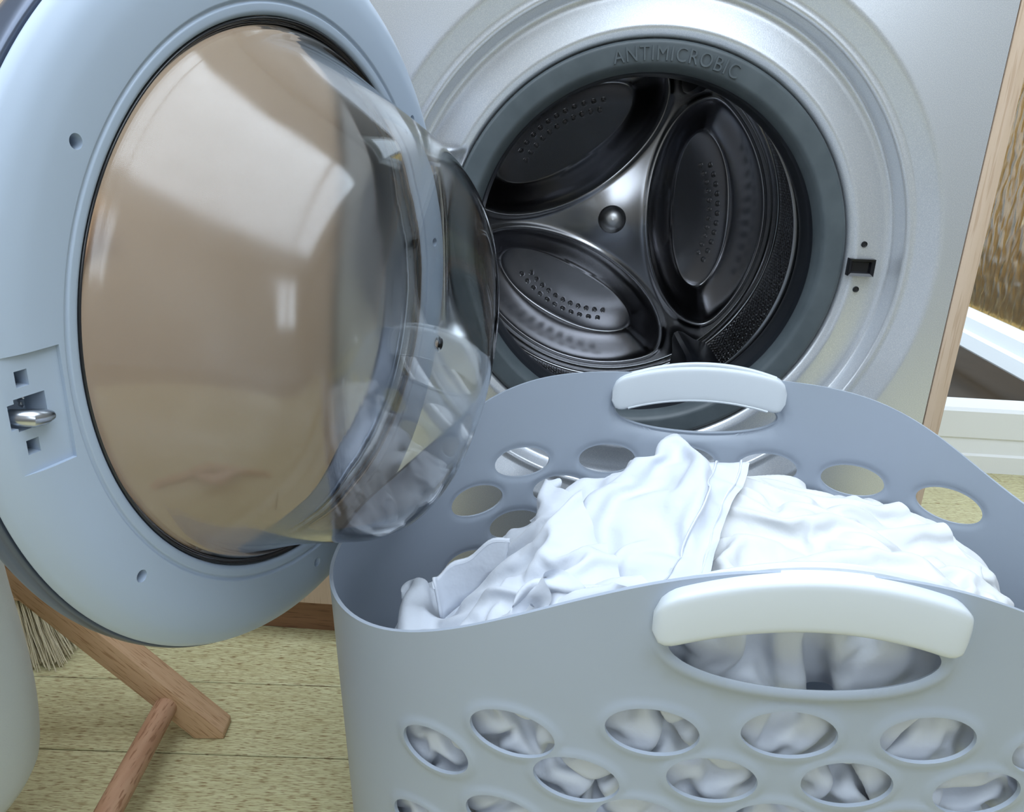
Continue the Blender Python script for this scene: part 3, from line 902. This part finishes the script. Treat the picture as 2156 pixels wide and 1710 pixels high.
g2 = grip(LBC, 0.0815, 0.3775, 0.0120, 0.0165, 0.0085, 0.0060, -0.003); g2['label'] = 'far white grip on the rim nearest the machine'
# thin ledge along the top of the far grip's inner plate, and along its lower lip
def ledge(Lc, half, zf, off, r, name):
    p = [tuple(wall_pt(Lc + f * half, zf(f), off)) for f in np.linspace(-1, 1, 33)]
    return child(tube(name, p, r, M['grip'], None, 10), bk)
ledge(LBC, 0.070, lambda f: 0.3955 - 0.012 * f * f - 0.003 * f, 0.0006, 0.0022, 'grip_ledge')
ledge(LBC, 0.066, lambda f: 0.3622 - 0.0085 * f * f - 0.002 * f, -0.0045, 0.0014, 'grip_ledge')
ledge(LFC, 0.060, lambda f: 0.4115 - 0.012 * f * f + 0.003 * f, -0.002, 0.0026, 'grip_ledge')
# ------------------------------------------------------------------ laundry heap
# ---- small position-based cloth solver used to crumple the laundry
HX0, HY0, HS = -0.30, -0.50, 0.0025
HNX, HNY = 280, 200
def smooth_noise(u, v, k, seed, n=9):
    r = np.random.RandomState(seed); o = np.zeros_like(u)
    for _ in range(n):
        a = r.uniform(0, 2 * np.pi); f = k * r.uniform(0.6, 1.6)
        o += np.sin((u * np.cos(a) + v * np.sin(a)) * f + r.uniform(0, 6.28)) * r.uniform(0.4, 1)
    return o / np.sqrt(n)
def bil(Hm, x, y):
    gx = np.clip((x - HX0) / HS, 0, HNX - 1.001); gy = np.clip((y - HY0) / HS, 0, HNY - 1.001)
    i = gx.astype(int); j = gy.astype(int); fx = gx - i; fy = gy - j
    return Hm[i, j] * (1 - fx) * (1 - fy) + Hm[i + 1, j] * fx * (1 - fy) + Hm[i, j + 1] * (1 - fx) * fy + Hm[i + 1, j + 1] * fx * fy
def in_basket(Pz, Px, Py, inset):
    """pull points back inside the basket wall"""
    s = np.interp(Pz, [0, 0.4], [0.93, 1.0])
    qx, qy = (Px - BX) / s, (Py - BY) / s
    ang = np.arctan2(qy / np.where(qy > 0, BB, BF), qx / BA)
    rr = np.abs(qx / (BA - inset)) ** BN + np.abs(qy / (np.where(qy > 0, BB, BF) - inset)) ** BN
    rr = rr ** (1 / BN)
    f = np.where(rr > 1, 1 / np.maximum(rr, 1e-6), 1.0)
    return BX + qx * f * s, BY + qy * f * s
def crumple(Hm, cx, cy, sx, sy, rot, eu, ev, seed, step=0.0036, iters=170, amp=0.017, wave=52, lift=0.020, grav=0.00003, inset=0.033, warp=0.02, flat=False):
    n, m = int(sx / step) + 1, int(sy / step) + 1
    u, v = np.meshgrid(np.linspace(-0.5, 0.5, n) * sx, np.linspace(-0.5, 0.5, m) * sy, indexing='ij')
    uu = u + warp * smooth_noise(u, v, 9, seed + 5, 5); vv = v + warp * smooth_noise(u, v, 9, seed + 6, 5)
    c_, s_ = math.cos(rot), math.sin(rot)
    X = cx + c_ * uu - s_ * vv; Y = cy + s_ * uu + c_ * vv
    if not flat: X, Y = in_basket(np.full_like(X, 0.33), X, Y, inset)
    Z = bil(Hm, X, Y) + lift + amp * smooth_noise(u, v, wave, seed) + 0.25 * amp * smooth_noise(u, v, wave * 2.3, seed + 1)
    Pn = np.stack([X, Y, Z], -1); Vn = np.zeros_like(Pn)
    lu, lv = sx / (n - 1) * (1 + eu), sy / (m - 1) * (1 + ev)
    ld = math.hypot(lu, lv)
    S = []
    def con(a, b, rest, k, mode):
        S.append((a, b, rest, k, mode))
    sl = slice
    con((sl(0, -1), sl(None)), (sl(1, None), sl(None)), lu, 1.0, 0)
    con((sl(None), sl(0, -1)), (sl(None), sl(1, None)), lv, 1.0, 0)
    con((sl(0, -1), sl(0, -1)), (sl(1, None), sl(1, None)), ld, 0.35, 0)
    con((sl(1, None), sl(0, -1)), (sl(0, -1), sl(1, None)), ld, 0.35, 0)
    for d, k, fr in ((2, 0.5, 0.90), (4, 0.35, 0.74), (8, 0.2, 0.42)):
        con((sl(0, -d), sl(None)), (sl(d, None), sl(None)), lu * d * fr, k, 1)
        con((sl(None), sl(0, -d)), (sl(None), sl(d, None)), lv * d * fr, k, 1)
    cnt = np.zeros((n, m, 1))
    for a, b, rest, k, mode in S:
        cnt[a] += 1; cnt[b] += 1
    for it in range(iters):
        Vn *= 0.90
        old = Pn.copy()
        Vn[..., 2] -= grav
        Pn = Pn + Vn
        for sub in range(5):
            D = np.zeros_like(Pn)
            for a, b, rest, k, mode in S:
                d = Pn[b] - Pn[a]
                L = np.sqrt((d * d).sum(-1, keepdims=True)) + 1e-9
                e = (L - rest) / L
                if mode: e = np.minimum(e, 0)
                q = d * (0.5 * k * e)
                D[a] += q; D[b] -= q
            Pn = Pn + D / cnt * 2.6
        hz = bil(Hm, Pn[..., 0], Pn[..., 1]) + 0.0042
        pen = Pn[..., 2] < hz
        Pn[..., 2] = np.where(pen, hz, Pn[..., 2])
        Pn[..., 0] = np.where(pen, Pn[..., 0] * 0.05 + old[..., 0] * 0.95, Pn[..., 0])
        Pn[..., 1] = np.where(pen, Pn[..., 1] * 0.05 + old[..., 1] * 0.95, Pn[..., 1])
        if not flat: Pn[..., 0], Pn[..., 1] = in_basket(Pn[..., 2], Pn[..., 0], Pn[..., 1], inset)
        Vn = Pn - old
        vm = np.sqrt((Vn * Vn).sum(-1, keepdims=True)) + 1e-9
        Vn *= np.minimum(1, 0.004 / vm)
    return Pn
def stamp(Hm, G):
    """raise the height map to the garment just laid down"""
    F = G
    for _ in range(2):                        # densify
        n, m = F.shape[:2]
        E = np.empty((2 * n - 1, m, 3)); E[::2] = F; E[1::2] = 0.5 * (F[1:] + F[:-1])
        F = np.empty((2 * n - 1, 2 * m - 1, 3)); F[:, ::2] = E; F[:, 1::2] = 0.5 * (E[:, 1:] + E[:, :-1])
    i = np.clip(np.round((F[..., 0] - HX0) / HS).astype(int), 0, HNX - 1); j = np.clip(np.round((F[..., 1] - HY0) / HS).astype(int), 0, HNY - 1)
    N2 = Hm.copy(); np.maximum.at(N2, (i.ravel(), j.ravel()), F[..., 2].ravel())
    # slight blur so that the next layer does not snag on single texels
    K = N2.copy()
    for ax in (0, 1, 0, 1):
        K = np.maximum(K, np.maximum(np.roll(K, 1, ax), np.roll(K, -1, ax)) - 0.001)
    B = K.copy()
    for _ in range(2):
        for ax in (0, 1): B = 0.5 * B + 0.25 * (np.roll(B, 1, ax) + np.roll(B, -1, ax))
    return np.maximum(B, Hm)
hx = HX0 + np.arange(HNX) * HS; hy = HY0 + np.arange(HNY) * HS
XX, YY2 = np.meshgrid(hx, hy, indexing='ij')
HM = np.interp(XX, [-.24, -.20, -.16, -.125, -.09, -.05, -.015, .03, .095, .145, .19, .225, .25, .27, .34], [.20, .235, .255, .268, .290, .322, .340, .343, .336, .330, .322, .300, .260, .2, .15])
HM = HM + np.interp(YY2, [-.46, -.43, -.38, -.30, -.25, -.20, -.14, -.09, -.05], [-.020, -.008, .0, .0, -.002, -.016, -.055, -.11, -.15])
HM = HM + 0.008 * np.sin(XX * 31 + 1) * np.sin(YY2 * 27 + 2)
GARMENTS = []
def lay(name, label, m, *a, **k):
    global HM
    G = crumple(HM, *a, **k); HM = stamp(HM, G)
    GARMENTS.append((name, label, m, G))
    return G

def lay_flat(name, label, m, L0, L1, z0, z1, eu, ev, seed, base):
    """garment pressed against the inside of the basket's front wall"""
    G = crumple(np.zeros_like(HM), 0.5 * (L0 + L1), 0.5 * (z0 + z1), L1 - L0, z1 - z0, 0, eu, ev, seed, flat=True, lift=0.014, grav=0.00006, warp=0.006, wave=64)
    off = np.clip(G[..., 2] + base, 0.003, 0.026)
    G[..., 0] = np.clip(G[..., 0], L0, L1)
    W = wall_pt(G[..., 0].ravel(), np.minimum(np.clip(G[..., 1].ravel(), max(0.02, z0 - 0.002), z1 + 0.002), rim_z(G[..., 0].ravel()) - 0.012), -off.ravel()).reshape(G.shape)
    GARMENTS.append((name, label, m, W))
    return W

lay_flat('fitted_sheet', 'white sheet bunched low in the basket, showing through the holes of its front wall', 'cloth', 0.945, 1.470, 0.09, 0.3255, 0.38, 0.42, 61, 0.0)
lay_flat('towel', 'white towel showing through the hand hole below the near grip', 'cloth', 1.112, 1.282, 0.3285, 0.374, 0.50, 0.40, 77, 0.004)
lay('bed_sheet', 'plain white sheet at the back of the laundry heap, behind the crumpled pillowcases', 'cloth', .055, -.195, .34, .20, .10, .30, .26, 11)
lay('pillowcase', 'smooth white pillowcase bulging at the right of the laundry heap', 'cloth_warm', .160, -.290, .22, .28, -.30, .27, .24, 21)
lay('pillowcase', 'large crumpled white pillowcase across the middle of the laundry heap', 'cloth_warm', .045, -.310, .27, .25, .45, .34, .28, 35)
lay('duvet_cover', 'white cloth with a stitched hem hanging down the left of the laundry heap', 'cloth', -.068, -.315, .15, .25, -.42, .55, .12, 41)
lay('shirt', 'small white garment lying lowest at the left end of the basket', 'cloth', -.142, -.345, .17, .18, .2, .42, .34, 55)

CATS = {'towel': 'towel', 'fitted_sheet': 'sheet', 'bed_sheet': 'sheet', 'pillowcase': 'pillowcase', 'duvet_cover': 'duvet cover', 'shirt': 'shirt'}
for nm, lab, mm, G in GARMENTS:
    n, m = G.shape[:2]
    o = link(nm, mesh_np(nm, G.reshape(-1, 3), grid_quads(n, m)), M[mm], None, True, None)
    tag(o, lab, CATS[nm], 'white washing in the basket')
    md = o.modifiers.new('smooth', 'SUBSURF'); md.levels = 1; md.render_levels = 1
    nu = np.gradient(G, axis=0); nv = np.gradient(G, axis=1); nr = np.cross(nu, nv); nr /= np.linalg.norm(nr, axis=-1, keepdims=True) + 1e-9
    nr *= np.sign(nr[..., 2:3] + 1e-9)
    if nm == 'duvet_cover':
        for rw in (-2, -5):                   # two lines of stitching along the hem
            p = G[rw] + nr[rw] * 0.0006
            tube('hem_stitching', [tuple(q) for q in p], 0.0008, M[mm], o, 6)
    if nm == 'shirt':                         # an upturned cuff standing on the garment
        rows = []
        bm = bmesh.new()
        for i in range(25):
            f = i / 24; a = R(200 - 150 * f)
            cx_, cy_ = -0.128 + 0.026 * math.cos(a), -0.315 + 0.016 * math.sin(a)
            z_ = float(bil(HM, np.array(cx_), np.array(cy_))) - 0.004
            rows.append([bm.verts.new((cx_ + 0.006 * g * math.cos(a), cy_ + 0.004 * g, z_ + 0.034 * g * (1 - 0.25 * (2 * f - 1) ** 2) + 0.0015 * math.sin(f * 17))) for g in (0, 0.25, 0.5, 0.75, 0.92, 1.0)])
        for a_, b_ in zip(rows[:-1], rows[1:]):
            for k in range(5): bm.faces.new((a_[k], a_[k + 1], b_[k + 1], b_[k]))
        pts_ = [r_[4].co.copy() for r_ in rows]
        me = bpy.data.meshes.new('cuff'); bm.to_mesh(me); bm.free()
        cf = link('cuff', me, M[mm], o, True, None)
        md = cf.modifiers.new('thickness', 'SOLIDIFY'); md.thickness = 0.002
        tube('cuff_stitching', [tuple(q + Vector((0, -0.0016, 0))) for q in pts_], 0.0007, M[mm], cf, 6)
# ------------------------------------------------------------------ canvas hamper on folding wooden legs
hp = empty('laundry_hamper', (-0.64, -0.36, 0)); tag(hp, 'cream canvas laundry hamper on folding wooden legs, at the left edge', 'hamper')
def beam(name, foot, direction, length, w, t, side, material):
    """square leg: w wide in the leg plane, t thick along side; foot cut level with the floor and nose chamfered"""
    d = Vector(direction).normalized(); s = Vector(side).normalized(); n = s.cross(d).normalized()
    if n.z > 0: n = -n                        # n = under side
    F = Vector(foot)
    cut = w * abs(d.x) / max(1e-6, abs(d.z))
    prof = [(0.0, w / 2), (cut * 1.0 + 0.0, -w / 2), (length, -w / 2), (length, w / 2)]
    # local axes: along d, across n ; level cut at the floor
    def at(a, b, c): return F + d * a + n * b + s * c
    # vertices on the floor plane
    lower = []
    for b in (w / 2, -w / 2):
        p = F + n * b; a = -(p.z) / d.z
        lower.append(a)
    if lower[0] > lower[1]: heel, toe = (lower[0], w / 2), (lower[1], -w / 2)
    else: heel, toe = (lower[1], -w / 2), (lower[0], w / 2)
    # chamfer the long toe
    tb = toe[1]; c1 = (toe[0] + 0.010, tb)
    mid = 0.18
    c0 = (toe[0] + (heel[0] - toe[0]) * mid, tb + (heel[1] - tb) * mid)
    poly = [heel, c0, c1, (length, tb), (length, -tb)]
    bm = bmesh.new()
    A_ = [bm.verts.new(at(a, b, -t / 2)) for a, b in poly]; B_ = [bm.verts.new(at(a, b, t / 2)) for a, b in poly]
    for i in range(len(poly)):
        j = (i + 1) % len(poly); bm.faces.new((A_[i], A_[j], B_[j], B_[i]))
    bm.faces.new(A_); bm.faces.new(B_[::-1])
    bmesh.ops.recalc_face_normals(bm, faces=bm.faces)
    bmesh.ops.bevel(bm, geom=list(bm.edges), offset=0.0018, segments=2, affect='EDGES', profile=0.6, clamp_overlap=True)
    # author in local space so that the grain runs along the beam
    M4 = Matrix((( d.x, n.x, s.x, F.x), (d.y, n.y, s.y, F.y), (d.z, n.z, s.z, F.z), (0, 0, 0, 1)))
    bm.transform(M4.inverted())
    me = bpy.data.meshes.new(name); bm.to_mesh(me); bm.free()
    o = link(name, me, material, None, True, 40)
    o.parent = hp; o.matrix_parent_inverse = Matrix.Translation(-Vector(hp.location)); o.matrix_basis = M4
    return o
sd_ = Vector((0.097, -0.995, 0))
ld = Vector((-0.668, -0.065, 0.741))
ld2 = Vector((0.668, 0.065, 0.741))
beam('leg', (-0.409, -0.150, 0.0), ld, 0.72, 0.027, 0.026, sd_, M['leg_wood'])
beam('leg', (-0.418 + 0.097 * 0.44, -0.163 - 0.995 * 0.44, 0.0), ld, 0.72, 0.027, 0.026, sd_, M['leg_wood'])
beam('leg', (-0.925 + 0.097 * 0.025, -0.212 - 0.025, 0.0), ld2, 0.72, 0.027, 0.026, sd_, M['leg_wood'])
beam('leg', (-0.925 + 0.097 * 0.415, -0.212 - 0.995 * 0.415, 0.0), ld2, 0.72, 0.027, 0.026, sd_, M['leg_wood'])
def dowel(p0, length, r, name='crossbar'):
    p0 = Vector(p0); n = 7
    pp = [p0 + sd_ * (-0.012), p0 + sd_ * (-0.009)] + [p0 + sd_ * (length * k / n) for k in range(n + 1)]
    return child(tube(name, pp, [r * 0.8, r] + [r] * (n + 1), M['dowel_wood'], None, 20), hp)
dowel((-0.4500, -0.166, 0.040), 0.44, 0.0112)
dowel((-0.900, -0.235, 0.046), 0.40, 0.0115)
dowel((-0.925 + 0.668 * 0.70, -0.212 + 0.065 * 0.7, 0.741 * 0.70 - 0.02), 0.41, 0.0115, 'top_bar')
dowel((-0.418 - 0.668 * 0.70, -0.163 - 0.065 * 0.7, 0.741 * 0.70 - 0.02), 0.41, 0.0115, 'top_bar')
# canvas bag: a sagging sack hung between the top bars
nz_, na_ = 40, 96
V = []
for j in range(nz_):
    f = j / (nz_ - 1); z = 0.09 + f * (0.485 - 0.09)
    bul = math.sin(math.pi * min(1, max(0, f)) ** 0.7)
    hx = 0.192 + 0.012 * bul + 0.004 * math.sin(f * 9.0) - 0.06 * max(0, 1 - f / 0.10) ** 2
    hy = 0.150 + 0.012 * bul - 0.05 * max(0, 1 - f / 0.10) ** 2
    for k in range(na_):
        a = 2 * math.pi * k / na_
        c_, s_ = math.cos(a), math.sin(a)
        q = 2 / 3.6
        wob = 1 + 0.010 * math.sin(5 * a + 3 * f) * (1 - f) + 0.006 * math.sin(11 * a - 6 * f)
        V.append((-0.658 + hx * np.sign(c_) * abs(c_) ** q * wob, -0.415 + hy * np.sign(s_) * abs(s_) ** q * wob, z))
Q = grid_quads(nz_, na_, False, True).tolist()
bot = len(V); V.append((-0.658, -0.415, 0.085))
me = bpy.data.meshes.new('canvas_bag')
me.from_pydata([tuple(map(float, v)) for v in V], [], [tuple(q) for q in Q] + [(k, (k + 1) % na_, bot) for k in range(na_)])
fix_normals(me)
bag = child(link('canvas_bag', me, M['canvas'], None, True, 60), hp)
s_ = bag.modifiers.new('thickness', 'SOLIDIFY'); s_.thickness = 0.0018

# ------------------------------------------------------------------ broom with cream bristles behind the hamper leg
br = empty('broom', (-0.71, -0.04, 0)); tag(br, 'broom with cream bristles on the floor behind the hamper leg', 'broom')
bdir = Vector((1.0, 0.0, 0)); 
child(box('broom_head', (-0.84, -0.075, 0.085), (-0.635, -0.030, 0.112), M['leg_wood'], None, 0.004), br)
bm = bmesh.new()
for k in range(1500):
    u = rnd.random(); w = rnd.random()
    x0 = -0.832 + u * 0.192; y0 = -0.071 + w * 0.037
    lean = 0.035 * (u - 0.35) + rnd.uniform(-0.006, 0.006); ly = (w - 0.5) * 0.03 + rnd.uniform(-0.006, 0.006)
    z1 = 0.0015 + rnd.random() ** 2 * 0.010
    p0 = Vector((x0, y0, 0.09)); p1 = Vector((x0 + lean * 0.4, y0 + ly * 0.4, 0.045)); p2 = Vector((x0 + lean, y0 + ly, z1))
    r_ = 0.00055
    prev = None
    for p in (p0, p1, p2):
        tri = [bm.verts.new(p + Vector((r_ * math.cos(a), r_ * math.sin(a), 0))) for a in (0.3, 2.4, 4.5)]
        if prev:
            for i in range(3): bm.faces.new((prev[i], prev[(i + 1) % 3], tri[(i + 1) % 3], tri[i]))
        prev = tri
me = bpy.data.meshes.new('bristles'); bm.to_mesh(me); bm.free()
o = child(link('bristles', me, M['bristle'], None, True, None), br); o['kind'] = 'stuff'
child(tube('handle', [(-0.80, -0.052, 0.11), (-0.84, -0.052, 0.30), (-0.97, -0.052, 0.86)], 0.011, M['dowel_wood']), br)
